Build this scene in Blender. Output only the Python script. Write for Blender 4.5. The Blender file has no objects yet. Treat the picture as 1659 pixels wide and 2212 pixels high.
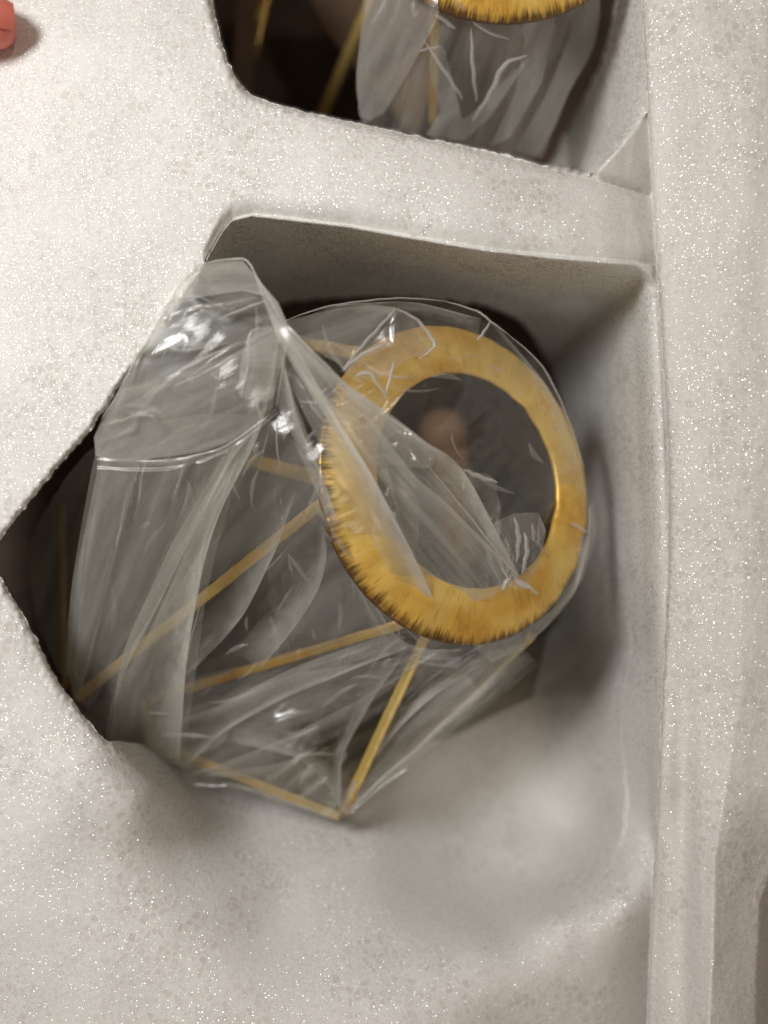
import bpy, bmesh, math, random
import numpy as np
from mathutils import Vector, Matrix
random.seed(4); rng = np.random.default_rng(4)

# ------------------------------------------------------------------ camera, light, exposure
S = 1e-4            # one layout unit is a tenth of a millimetre
D = 2000.0          # camera height over the top of the foam, layout units
CX, CY = 829.5, 1106.0
sc = bpy.context.scene
COL = sc.collection
cam = bpy.data.cameras.new('camera'); cam_o = bpy.data.objects.new('camera', cam); COL.objects.link(cam_o)
cam.sensor_fit = 'HORIZONTAL'; cam.sensor_width = 36; cam.lens = 36*D/1659
cam.clip_start = 0.002; cam.clip_end = 10
cam_o.location = (0, 0, D*S)
cam.dof.use_dof = True; cam.dof.focus_distance = 2040*S; cam.dof.aperture_fstop = 7.0
sc.camera = cam_o
w = bpy.data.worlds.new('World'); sc.world = w; w.use_nodes = True
bg = w.node_tree.nodes['Background']
bg.inputs[0].default_value = (0.72, 0.585, 0.46, 1); bg.inputs[1].default_value = 0.26

def lamp(name, loc, target, size, watts, color, sy=None):
    l = bpy.data.lights.new(name, 'AREA'); l.size = size*S; l.energy = watts; l.color = color
    if sy: l.shape = 'RECTANGLE'; l.size_y = sy*S
    o = bpy.data.objects.new(name, l); COL.objects.link(o)
    o.location = Vector(loc)*S
    o.rotation_euler = (Vector(target)-Vector(loc)).to_track_quat('-Z', 'Y').to_euler()
    return o
lamp('room_lamp', (-1900, 1350, 2850), (-200, -100, -100), 950, 1.04, (0.99, 0.985, 0.975))
lamp('film_fill_light', (300, -4200, 3000), (0, 0, -200), 1300, 0.14, (1.0, 0.96, 0.9))  # added area light out of frame, gives the film soft reflections
lamp('film_glint_light', (1400, 2600, 4600), (0, 0, 0), 380, 0.2, (1.0, 0.9, 0.78))  # small unseen light, added so the film has more to reflect

sc.view_settings.view_transform = 'Standard'; sc.view_settings.look = 'None'
sc.view_settings.exposure = 0.0; sc.view_settings.gamma = 1
sc.cycles.transparent_max_bounces = 40; sc.cycles.max_bounces = 10
sc.cycles.diffuse_bounces = 4; sc.cycles.glossy_bounces = 4
sc.cycles.caustics_reflective = False; sc.cycles.caustics_refractive = False
sc.cycles.use_denoising = True
try: sc.cycles.denoiser = 'OPENIMAGEDENOISE'
except Exception: pass
sc.cycles.sample_clamp_indirect = 4

# ------------------------------------------------------------------ helpers
def P(px, py, z):                # layout coordinates and height to metres
    k = (D - z)/D*S
    return np.stack([(np.asarray(px)-CX)*k, -(np.asarray(py)-CY)*k, np.asarray(z)*S + 0*np.asarray(px)], -1)
def V(px, py, z): return Vector(P(float(px), float(py), float(z)))

def smooth(pts, n=8, closed=True):
    pts = np.array(pts, float); m = len(pts); out = []
    rg = range(m) if closed else range(m-1)
    for i in rg:
        g = (lambda k: pts[k % m]) if closed else (lambda k: pts[min(max(k, 0), m-1)])
        p0, p1, p2, p3 = g(i-1), g(i), g(i+1), g(i+2)
        for t in np.arange(n)/n:
            out.append(.5*((2*p1)+(p2-p0)*t+(2*p0-5*p1+4*p2-p3)*t*t+(3*p1-p0-3*p2+p3)*t**3))
    if not closed: out.append(pts[-1])
    return np.array(out)

def inside(x, y, poly):
    r = np.zeros(x.shape, bool); j = len(poly)-1
    for i in range(len(poly)):
        xi, yi = poly[i]; xj, yj = poly[j]
        if yi != yj:
            r ^= ((yi > y) != (yj > y)) & (x < (xj-xi)*(y-yi)/(yj-yi)+xi)
        j = i
    return r

def near(x, y, line, closed=True):           # nearest point and distance to a polyline
    best = np.full(x.shape, 1e18); nx = x.copy(); ny = y.copy(); bt = np.zeros(x.shape)
    n = len(line); k = n if closed else n-1
    for i in range(k):
        ax, ay = line[i]; bx, by = line[(i+1) % n]
        dx, dy = bx-ax, by-ay; L = dx*dx+dy*dy+1e-12
        t = np.clip(((x-ax)*dx+(y-ay)*dy)/L, 0, 1)
        qx, qy = ax+t*dx, ay+t*dy; d = (x-qx)**2+(y-qy)**2
        m = d < best
        best[m] = d[m]; nx[m] = qx[m]; ny[m] = qy[m]; bt[m] = (i+t[m])/k
    return nx, ny, np.sqrt(best), bt

PERM = rng.permutation(4096)
GR = rng.normal(size=(4096, 2)); GR /= np.linalg.norm(GR, axis=1)[:, None]
def noise(x, y, seed=0):
    xi = np.floor(x).astype(int); yi = np.floor(y).astype(int); xf = x-xi; yf = y-yi
    def g(a, b):
        h = PERM[(PERM[(xi+a+seed*37) & 4095]+yi+b) & 4095]
        return GR[h, 0]*(xf-a)+GR[h, 1]*(yf-b)
    u = xf**3*(xf*(xf*6-15)+10); v = yf**3*(yf*(yf*6-15)+10)
    return ((g(0,0)*(1-u)+g(1,0)*u)*(1-v)+(g(0,1)*(1-u)+g(1,1)*u)*v)*1.5
def worley(x, y, seed=0):
    xi = np.floor(x).astype(int); yi = np.floor(y).astype(int); best = np.full(x.shape, 9.)
    for a in (-1, 0, 1):
        for b in (-1, 0, 1):
            h = PERM[(PERM[(xi+a+seed*37) & 4095]+yi+b) & 4095]
            px = xi+a+(h % 64)/64; py = yi+b+(h//64)/64
            best = np.minimum(best, (px-x)**2+(py-y)**2)
    return np.sqrt(best)

def tps(ctrl):
    c = np.array(ctrl, float); n = len(c); q = c[:, :2]/1000
    def U(r2): return np.where(r2 > 1e-12, r2*np.log(r2+1e-12), 0)
    r2 = ((q[:, None]-q[None])**2).sum(-1)
    A = np.zeros((n+3, n+3)); A[:n, :n] = U(r2)+np.eye(n)*1e-3; A[:n, n] = 1; A[:n, n+1:] = q; A[n, :n] = 1; A[n+1:, :n] = q.T
    b = np.zeros(n+3); b[:n] = c[:, 2]; s = np.linalg.solve(A, b)
    def f(x, y):
        o = s[n]+s[n+1]*x/1000+s[n+2]*y/1000
        for i in range(n): o = o+s[i]*U((x/1000-q[i, 0])**2+(y/1000-q[i, 1])**2)
        return o
    return f

def link(name, verts, faces, mat, parent=None, smooth_=True):
    me = bpy.data.meshes.new(name); me.from_pydata([tuple(v) for v in verts], [], faces if isinstance(faces, list) else faces.tolist())
    me.update(); me.materials.append(mat)
    if smooth_: me.polygons.foreach_set('use_smooth', [True]*len(me.polygons))
    o = bpy.data.objects.new(name, me); COL.objects.link(o)
    if parent: o.parent = parent
    return o
def tag(o, label, cat=None, group=None, kind=None):
    if label: o['label'] = label
    if cat: o['category'] = cat
    if group: o['group'] = group
    if kind: o['kind'] = kind
    return o
def empty(name, loc): 
    o = bpy.data.objects.new(name, None); COL.objects.link(o); o.location = loc; o.empty_display_size = .01; return o
def keep_world(o, parent):
    o.parent = parent; o.matrix_parent_inverse = Matrix.Translation(parent.location).inverted()

def sheet(box, step, keep=None, cut=(), warp=None):
    """grid of a rectangle, clipped to the outline `keep` and by the outlines in `cut`; returns x, y, quads, boundary loops"""
    xs = np.arange(box[0], box[2]+step, step); ys = np.arange(box[1], box[3]+step, step)
    X, Y = np.meshgrid(xs, ys); shp = X.shape; x = X.ravel().astype(float); y = Y.ravel().astype(float)
    if warp: y = warp(x, y)
    idx = np.arange(x.size).reshape(shp)
    q = np.stack([idx[:-1,:-1], idx[1:,:-1], idx[1:,1:], idx[:-1,1:]], -1).reshape(-1, 4)
    ok = np.ones(x.size, bool)
    if keep is not None: ok &= inside(x, y, keep)
    for c in cut: ok &= ~inside(x, y, c)
    m = ok[q].any(1); q = q[m]
    if keep is not None or len(cut):
        used = np.zeros(x.size, bool); used[q.ravel()] = True; mv = used & ~ok
        bx, by = x[mv], y[mv]; best = np.full(bx.shape, 1e18); nx = bx.copy(); ny = by.copy()
        for c in ([keep] if keep is not None else [])+list(cut):
            a, b, d, _ = near(bx, by, c); k = d < best; nx[k] = a[k]; ny[k] = b[k]; best[k] = d[k]
        x[mv] = nx; y[mv] = ny
    u, inv = np.unique(q.ravel(), return_inverse=True)
    return x[u], y[u], inv.reshape(-1, 4)

def boundary_edges(q):
    e = np.concatenate([q[:, [0,1]], q[:, [1,2]], q[:, [2,3]], q[:, [3,0]]])
    key = np.sort(e, 1); _, idx, cnt = np.unique(key, axis=0, return_index=True, return_counts=True)
    return e[idx[cnt == 1]]

# ------------------------------------------------------------------ materials
def mat(name):
    m = bpy.data.materials.new(name); m.use_nodes = True; nt = m.node_tree; nt.nodes.clear()
    out = nt.nodes.new('ShaderNodeOutputMaterial'); return m, nt, out
def N(nt, t, **k):
    n = nt.nodes.new(t)
    for a, b in k.items():
        if a in n.bl_rna.properties.keys(): setattr(n, a, b)
        else: n.inputs[a].default_value = b
    return n
def L(nt, a, b): nt.links.new(a, b)
def math_(nt, op, a, b=None, c=None, clamp=False):
    n = nt.nodes.new('ShaderNodeMath'); n.operation = op; n.use_clamp = clamp
    for i, v in enumerate((a, b, c)):
        if v is None: continue
        if isinstance(v, (int, float)): n.inputs[i].default_value = v
        else: L(nt, v, n.inputs[i])
    return n.outputs[0]
def ramp(nt, fac, stops):
    n = nt.nodes.new('ShaderNodeValToRGB'); L(nt, fac, n.inputs[0]); e = n.color_ramp.elements
    while len(e) < len(stops): e.new(.5)
    for i, (p, c) in enumerate(stops):
        e[i].position = p; e[i].color = (*c, 1) if len(c) == 3 else c
    return n.outputs[0]

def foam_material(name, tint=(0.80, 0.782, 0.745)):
    m, nt, out = mat(name)
    tc = N(nt, 'ShaderNodeTexCoord')
    wn = N(nt, 'ShaderNodeTexNoise', Scale=500.0, Detail=2.0); L(nt, tc.outputs['Object'], wn.inputs['Vector'])
    mx = N(nt, 'ShaderNodeMixRGB', blend_type='ADD', Fac=0.0006); L(nt, tc.outputs['Object'], mx.inputs[1]); L(nt, wn.outputs['Color'], mx.inputs[2])
    co = mx.outputs[0]
    big = N(nt, 'ShaderNodeTexVoronoi', Scale=560.0, feature='F1'); L(nt, co, big.inputs['Vector'])
    edg = N(nt, 'ShaderNodeTexVoronoi', Scale=560.0, feature='DISTANCE_TO_EDGE'); L(nt, co, edg.inputs['Vector'])
    sm = N(nt, 'ShaderNodeTexVoronoi', Scale=1300.0, feature='F1'); L(nt, co, sm.inputs['Vector'])
    pat = N(nt, 'ShaderNodeTexNoise', Scale=45.0, Detail=3.0); L(nt, tc.outputs['Object'], pat.inputs['Vector'])
    # cell membranes: rims a bit whiter than the cell windows, only where cells are open
    rim = math_(nt, 'MULTIPLY', math_(nt, 'SUBTRACT', 0.20, edg.outputs['Distance'], clamp=True), 5.0, clamp=True)
    sel = ramp(nt, pat.outputs['Fac'], [(0.42, (0.15,)*3), (0.60, (1.3,)*3)])
    selc = N(nt, 'ShaderNodeSeparateColor'); L(nt, big.outputs['Color'], selc.inputs[0])
    open_ = math_(nt, 'MULTIPLY', math_(nt, 'POWER', selc.outputs[0], 1.0), sel)
    win = math_(nt, 'MULTIPLY', math_(nt, 'SUBTRACT', 1.0, rim), open_)
    col = N(nt, 'ShaderNodeMixRGB', blend_type='MIX'); col.inputs[1].default_value = (*tint, 1)
    col.inputs[2].default_value = (tint[0]*.83, tint[1]*.815, tint[2]*.80, 1); L(nt, win, col.inputs[0])
    # relief
    h = math_(nt, 'ADD', math_(nt, 'MULTIPLY', big.outputs['Distance'], 0.8), math_(nt, 'MULTIPLY', sm.outputs['Distance'], 0.5))
    bmp = N(nt, 'ShaderNodeBump', Strength=0.22, Distance=0.00025); L(nt, h, bmp.inputs['Height'])
    dif = N(nt, 'ShaderNodeBsdfPrincipled', Roughness=0.9); dif.inputs['Specular IOR Level'].default_value = .15
    dif.inputs['Subsurface Weight'].default_value = 0.0
    L(nt, col.outputs[0], dif.inputs['Base Color']); L(nt, bmp.outputs[0], dif.inputs['Normal'])
    # glassy cell skins: every cell is tilted its own way and flashes when it faces a lamp
    wv = N(nt, 'ShaderNodeTexVoronoi', Scale=1450.0, feature='F1'); L(nt, co, wv.inputs['Vector'])
    geo = N(nt, 'ShaderNodeNewGeometry')
    sub = N(nt, 'ShaderNodeVectorMath', operation='SUBTRACT'); L(nt, wv.outputs['Color'], sub.inputs[0]); sub.inputs[1].default_value = (.5, .5, .5)
    scl = N(nt, 'ShaderNodeVectorMath', operation='SCALE'); L(nt, sub.outputs[0], scl.inputs[0]); scl.inputs['Scale'].default_value = 0.95
    add = N(nt, 'ShaderNodeVectorMath', operation='ADD'); L(nt, geo.outputs['Normal'], add.inputs[0]); L(nt, scl.outputs[0], add.inputs[1])
    nrm = N(nt, 'ShaderNodeVectorMath', operation='NORMALIZE'); L(nt, add.outputs[0], nrm.inputs[0])
    b2 = N(nt, 'ShaderNodeBump', Strength=1.0, Distance=0.00025); L(nt, wv.outputs['Distance'], b2.inputs['Height']); L(nt, nrm.outputs[0], b2.inputs['Normal'])
    core = math_(nt, 'LESS_THAN', wv.outputs['Distance'], 0.5)
    sp2 = N(nt, 'ShaderNodeTexNoise', Scale=85.0, Detail=2.0); L(nt, tc.outputs['Object'], sp2.inputs['Vector'])
    L(nt, math_(nt, 'MULTIPLY', core, ramp(nt, sp2.outputs['Fac'], [(.35, (.5,)*3), (.55, (1,)*3)])), dif.inputs['Coat Weight']); dif.inputs['Coat Roughness'].default_value = .17; dif.inputs['Coat IOR'].default_value = 2.1
    L(nt, b2.outputs[0], dif.inputs['Coat Normal'])
    L(nt, dif.outputs[0], out.inputs[0]); return m
FOAM = foam_material('white_foam')
FOAM_SHADE = foam_material('white_foam_warm_shade', (0.765, 0.725, 0.69))  # same foam, tint made pinker and darker to carry the right side's shade

def gold_material(name='gilded_brass', dull=1.0):
    m, nt, out = mat(name)
    uv = N(nt, 'ShaderNodeUVMap', uv_map='UVMap'); sp = N(nt, 'ShaderNodeSeparateXYZ'); L(nt, uv.outputs[0], sp.inputs[0])
    U, Vv = sp.outputs[0], sp.outputs[1]
    def cyl(ku, kv, detail, rough=.6):          # noise on a ring: u wraps round
        a = math_(nt, 'MULTIPLY', U, 2*math.pi); cb = N(nt, 'ShaderNodeCombineXYZ')
        L(nt, math_(nt, 'MULTIPLY', math_(nt, 'COSINE', a), ku), cb.inputs[0]); L(nt, math_(nt, 'MULTIPLY', math_(nt, 'SINE', a), ku), cb.inputs[1]); L(nt, math_(nt, 'MULTIPLY', Vv, kv), cb.inputs[2])
        n = N(nt, 'ShaderNodeTexNoise', Scale=1.0, Detail=detail, Roughness=rough); L(nt, cb.outputs[0], n.inputs['Vector']); return n.outputs['Fac']
    fine = cyl(38, 1.6, 4, .7); mid = cyl(7, 2.4, 4); large = cyl(1.1, .8, 2)
    edge = math_(nt, 'ADD', Vv, math_(nt, 'MULTIPLY', math_(nt, 'SUBTRACT', fine, .5), .6))
    edge = math_(nt, 'ADD', edge, math_(nt, 'MULTIPLY', math_(nt, 'SUBTRACT', large, .5), .35))
    mk = math_(nt, 'COSINE', math_(nt, 'SUBTRACT', math_(nt, 'MULTIPLY', U, 2*math.pi), 2.55))
    edge = math_(nt, 'ADD', edge, math_(nt, 'SUBTRACT', math_(nt, 'MULTIPLY', mk, .14), .10))
    dark = ramp(nt, edge, [(0.80, (0, 0, 0)), (0.98, (1, 1, 1))])
    base = ramp(nt, math_(nt, 'ADD', math_(nt, 'MULTIPLY', mid, .3), math_(nt, 'MULTIPLY', large, .7)),
        [(0.30, (0.52, 0.25, 0.03)), (0.42, (0.82, 0.50, 0.09)), (0.55, (0.97, 0.70, 0.19)), (0.72, (1.0, 0.82, 0.33))])
    stripe = ramp(nt, fine, [(0.30, (0.6, 0.45, 0.3)), (0.42, (1, 1, 1))])
    m1 = N(nt, 'ShaderNodeMixRGB', blend_type='MULTIPLY', Fac=.65); L(nt, base, m1.inputs[1]); L(nt, stripe, m1.inputs[2])
    m2 = N(nt, 'ShaderNodeMixRGB'); L(nt, math_(nt, 'MULTIPLY', dark, .9), m2.inputs[0]); L(nt, m1.outputs[0], m2.inputs[1]); m2.inputs[2].default_value = (0.055, 0.02, 0.008, 1)
    m3 = N(nt, 'ShaderNodeMixRGB', blend_type='MULTIPLY', Fac=1.0); L(nt, m2.outputs[0], m3.inputs[1]); m3.inputs[2].default_value = (dull, dull*.96, dull*.95, 1)
    b = N(nt, 'ShaderNodeBsdfPrincipled', Metallic=0.36, Roughness=0.28); L(nt, m3.outputs[0], b.inputs['Base Color'])
    L(nt, math_(nt, 'ADD', .16, math_(nt, 'MULTIPLY', mid, .3)), b.inputs['Roughness'])
    bp = N(nt, 'ShaderNodeBump', Strength=0.18, Distance=0.0003); L(nt, fine, bp.inputs['Height']); L(nt, bp.outputs[0], b.inputs['Normal'])
    L(nt, b.outputs[0], out.inputs[0]); return m
GOLD = gold_material()
GOLD_ROD = gold_material('dull_brass', .62)

def film_material(name, haze, tint=(0.83, 0.82, 0.755), bump=.3, rough=.2, gloss=.05):
    m, nt, out = mat(name)
    tc = N(nt, 'ShaderNodeTexCoord'); uvn = N(nt, 'ShaderNodeUVMap', uv_map='UVMap')
    mp = N(nt, 'ShaderNodeMapping'); mp.inputs['Scale'].default_value = (14, 1.6, 1); L(nt, uvn.outputs[0], mp.inputs['Vector'])
    st = N(nt, 'ShaderNodeTexNoise', Scale=1.0, Detail=4.0, Roughness=.6, Distortion=.6); L(nt, mp.outputs[0], st.inputs['Vector'])
    wr = N(nt, 'ShaderNodeTexNoise', Scale=140.0, Detail=3.0, Roughness=.6, Distortion=1.2); L(nt, tc.outputs['Object'], wr.inputs['Vector'])
    vor = N(nt, 'ShaderNodeTexVoronoi', Scale=75.0, feature='DISTANCE_TO_EDGE'); 
    mx = N(nt, 'ShaderNodeMixRGB', blend_type='ADD', Fac=0.02); L(nt, tc.outputs['Object'], mx.inputs[1]); L(nt, wr.outputs['Color'], mx.inputs[2]); L(nt, mx.outputs[0], vor.inputs['Vector'])
    cr = math_(nt, 'MULTIPLY', math_(nt, 'SUBTRACT', .05, vor.outputs['Distance'], clamp=True), 8.0, clamp=True)
    h = math_(nt, 'ADD', math_(nt, 'MULTIPLY', st.outputs['Fac'], 1.0), math_(nt, 'MULTIPLY', wr.outputs['Fac'], .35))
    h = math_(nt, 'ADD', h, math_(nt, 'MULTIPLY', cr, .25))
    bp = N(nt, 'ShaderNodeBump', Strength=bump, Distance=0.0005); L(nt, h, bp.inputs['Height'])
    dif = N(nt, 'ShaderNodeBsdfDiffuse', Color=(*tint, 1)); trl = N(nt, 'ShaderNodeBsdfTranslucent', Color=(*tint, 1))
    L(nt, bp.outputs[0], dif.inputs['Normal'])
    md = N(nt, 'ShaderNodeMixShader', Fac=.4); L(nt, dif.outputs[0], md.inputs[1]); L(nt, trl.outputs[0], md.inputs[2])
    tr = N(nt, 'ShaderNodeBsdfTransparent', Color=(0.97, 0.965, 0.955, 1))
    at = N(nt, 'ShaderNodeAttribute', attribute_name='thickness')
    hz = math_(nt, 'MULTIPLY', math_(nt, 'MULTIPLY', ramp(nt, st.outputs['Fac'], [(.3, (.35,)*3), (.7, (1.7,)*3)]), haze), at.outputs['Fac'])
    hz = math_(nt, 'ADD', hz, math_(nt, 'MULTIPLY', cr, haze*.35), clamp=True)
    a = N(nt, 'ShaderNodeMixShader'); L(nt, hz, a.inputs[0]); L(nt, tr.outputs[0], a.inputs[1]); L(nt, md.outputs[0], a.inputs[2])
    gl = N(nt, 'ShaderNodeBsdfGlossy', Roughness=rough, Color=(1, 1, 1, 1)); L(nt, bp.outputs[0], gl.inputs['Normal'])
    fr = N(nt, 'ShaderNodeFresnel', IOR=1.55); L(nt, bp.outputs[0], fr.inputs['Normal'])
    # a fresnel that is the same from both faces of the film
    lw = N(nt, 'ShaderNodeLayerWeight', Blend=.25); L(nt, bp.outputs[0], lw.inputs['Normal'])
    g = math_(nt, 'ADD', gloss, math_(nt, 'MULTIPLY', lw.outputs['Facing'], .28), clamp=True)
    o = N(nt, 'ShaderNodeMixShader'); L(nt, g, o.inputs[0]); L(nt, a.outputs[0], o.inputs[1]); L(nt, gl.outputs[0], o.inputs[2])
    nt.nodes.remove(fr)
    L(nt, o.outputs[0], out.inputs[0]); return m
FILM = film_material('clear_film', .19)
FILM_CLEAR = film_material('single_film', .035, rough=.16, gloss=.03)
FILM_THICK = film_material('folded_film', .38, bump=.15, rough=.26, gloss=.03)
FILM_PLEAT = film_material('pleated_film', .60, bump=.2, rough=.24, gloss=.04)
FILM_MILKY = film_material('milky_film', .22, bump=.2, rough=.38, gloss=.015)
FILM_CRISP = film_material('crinkled_film', .16, bump=.6, rough=.09, gloss=.22)
CREASE_GLINT = film_material('film_crease_glint', .6, (0.93, 0.92, 0.9), rough=.14, gloss=.12)  # stress-whitened creases, made whiter still so the colour carries their highlights

def plain(name, c1, c2, scale=60, rough=.8, metal=0, bump=.2):
    m, nt, out = mat(name); tc = N(nt, 'ShaderNodeTexCoord')
    n = N(nt, 'ShaderNodeTexNoise', Scale=float(scale), Detail=5.0, Roughness=.6); L(nt, tc.outputs['Object'], n.inputs['Vector'])
    c = ramp(nt, n.outputs['Fac'], [(.35, c1), (.65, c2)])
    b = N(nt, 'ShaderNodeBsdfPrincipled', Roughness=rough, Metallic=metal); L(nt, c, b.inputs['Base Color'])
    bp = N(nt, 'ShaderNodeBump', Strength=bump, Distance=.0004); L(nt, n.outputs['Fac'], bp.inputs['Height']); L(nt, bp.outputs[0], b.inputs['Normal'])
    L(nt, b.outputs[0], out.inputs[0]); return m
CARD = plain('brown_cardboard', (0.09, 0.06, 0.04), (0.13, 0.085, 0.056), 90)
CARD2 = plain('pale_cardboard', (0.15, 0.095, 0.06), (0.2, 0.125, 0.08), 70)
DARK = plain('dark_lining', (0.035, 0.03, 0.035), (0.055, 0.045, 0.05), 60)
COPPER = plain('copper_cup', (0.34, 0.19, 0.10), (0.42, 0.25, 0.14), 120, .6, .1)
BLACKM = plain('dark_enamel', (0.02, 0.022, 0.025), (0.04, 0.04, 0.045), 60, .6, 0)
def glass_material():
    m, nt, out = mat('smoked_glass'); tr = N(nt, 'ShaderNodeBsdfTransparent', Color=(0.70, 0.68, 0.63, 1)); gl = N(nt, 'ShaderNodeBsdfGlossy', Roughness=.04)
    tc = N(nt, 'ShaderNodeTexCoord'); n = N(nt, 'ShaderNodeTexNoise', Scale=35.0); L(nt, tc.outputs['Object'], n.inputs['Vector'])
    bp = N(nt, 'ShaderNodeBump', Strength=.05, Distance=.001); L(nt, n.outputs['Fac'], bp.inputs['Height']); L(nt, bp.outputs[0], gl.inputs['Normal'])
    x_ = N(nt, 'ShaderNodeMixShader', Fac=.05); L(nt, tr.outputs[0], x_.inputs[1]); L(nt, gl.outputs[0], x_.inputs[2]); L(nt, x_.outputs[0], out.inputs[0]); return m
GLASS = glass_material()
def skin_material():
    m, nt, out = mat('skin'); tc = N(nt, 'ShaderNodeTexCoord')
    n = N(nt, 'ShaderNodeTexNoise', Scale=120.0, Detail=4.0); L(nt, tc.outputs['Object'], n.inputs['Vector'])
    c = ramp(nt, n.outputs['Fac'], [(.35, (0.60, 0.12, 0.085)), (.65, (0.68, 0.19, 0.13))])
    b = N(nt, 'ShaderNodeBsdfPrincipled', Roughness=.5); L(nt, c, b.inputs['Base Color'])
    b.inputs['Subsurface Weight'].default_value = .3; b.inputs['Subsurface Radius'].default_value = (.004, .0015, .0008)
    v = N(nt, 'ShaderNodeTexNoise', Scale=900.0, Detail=3.0); L(nt, tc.outputs['Object'], v.inputs['Vector'])
    bp = N(nt, 'ShaderNodeBump', Strength=.25, Distance=.0003); L(nt, v.outputs['Fac'], bp.inputs['Height']); L(nt, bp.outputs[0], b.inputs['Normal'])
    L(nt, b.outputs[0], out.inputs[0]); return m
SKIN = skin_material()
NAIL = plain('nail', (0.60, 0.14, 0.10), (0.66, 0.19, 0.14), 80, .35)

# ------------------------------------------------------------------ box under everything
def slab(name, c0, c1, m, parent=None):
    (x0, y0, z0), (x1, y1, z1) = c0, c1
    v = [(x*S, y*S, z*S) for x in (x0, x1) for y in (y0, y1) for z in (z0, z1)]
    f = [[0,1,3,2],[4,6,7,5],[0,4,5,1],[2,3,7,6],[0,2,6,4],[1,5,7,3]]
    return link(name, v, f, m, parent, False)
box = empty('cardboard_box', (0, 0, -1500*S)); tag(box, 'brown cardboard box whose dim bottom and sides show under the foam cut-outs', 'box')
def part(o, parent, label=None):
    keep_world(o, parent)
    if label: o['label'] = label
    return o
part(slab('bottom', (-1900, -2100, -1500), (1800, 2300, -1460), CARD), box)
part(slab('side', (-1940, -2100, -1500), (-1900, 2300, -250), DARK), box)
part(slab('side', (1800, -2100, -1500), (1840, 2300, -150), DARK), box)
part(slab('side', (-1900, 2260, -1460), (1800, 2300, -250), DARK), box)
part(slab('side', (-1900, -2100, -1460), (1800, -2060, -250), DARK), box)

# ------------------------------------------------------------------ foam insert
HOLE_A = smooth([(425,-330),(450,-60),(463,20),(478,90),(503,155),(530,192),(566,214),(640,236),(800,272),(1000,314),(1120,340),(1185,356),
                 (1215,300),(1262,215),(1312,100),(1335,-60),(1340,-330)], 6)
HOLE_B = np.concatenate([smooth([(-26,1203),(40,1115),(120,1015),(198,925),(262,830),(340,725),(410,630),(440,582)], 6, False),
                 smooth([(470,700),(600,655),(800,640),(1000,652),(1130,700),(1205,840),(1235,1000),(1235,1180),(1180,1290),(1080,1370),(990,1470),(880,1560),(770,1640),(640,1650),(500,1636),(400,1634),
                 (310,1610),(262,1600),(225,1595),(170,1530),(128,1475),(80,1385),(36,1305),(2,1248),(-26,1215)], 6, False)])
rimx = np.array([-400, 438, 441, 462, 480, 500, 545, 620, 760, 900, 1050, 1200, 1290, 1350, 1420, 2400.])
rimy = np.array([1215, 1215, 572, 530, 497, 474, 462, 470, 487, 512, 536, 552, 559, 564, 570, 580.])
lowz = tps([(-250,1200,-5),(-250,1700,0),(-250,2400,10),(0,1240,-25),(60,1350,-22),(130,1480,-30),(225,1595,-50),(335,1708,-105),(100,1600,-5),(0,1500,0),(0,1900,10),(200,1800,-10),
    (300,1830,-60),(330,2000,-30),(420,1800,-240),(500,1770,-370),(650,1780,-460),(800,1790,-510),(1000,1740,-800),(1130,1560,-860),(560,1650,-640),(760,1680,-650),(900,1600,-690),(420,1640,-500),(1200,1380,-980),(450,1950,-120),(600,1950,-240),(800,1960,-300),(1000,1930,-500),
    (520,2120,-50),(700,2100,-130),(900,2100,-160),(600,2300,-10),(900,2300,-60),(1040,2050,-230),(1080,1990,-380),(1150,1900,-600),(1250,1780,-720),(1250,1600,-720),(1370,1600,-330),(1350,1760,-400),(1110,1830,-690),
    (1200,1975,-300),(1350,1960,-235),(1250,2050,-250),(1390,2080,-290),(1100,2250,-185),(1250,2250,-260),(1400,2300,-330),(1420,1850,-240),(1500,1700,-200),(1600,2000,-200),(1600,1500,-120),(1420,1350,-300),(1300,1250,-700),(0,2212,0),(300,2212,5)])
def smin(a, b, k):
    h = np.clip(.5+.5*(b-a)/k, 0, 1); return b*(1-h)+a*h-k*h*(1-h)
def sst(a, b):
    a = np.clip(a, 0, 1); b = np.clip(b, 0, 1); a = a*a*(3-2*a); b = b*b*(3-2*b); return a+b-a*b
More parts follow.
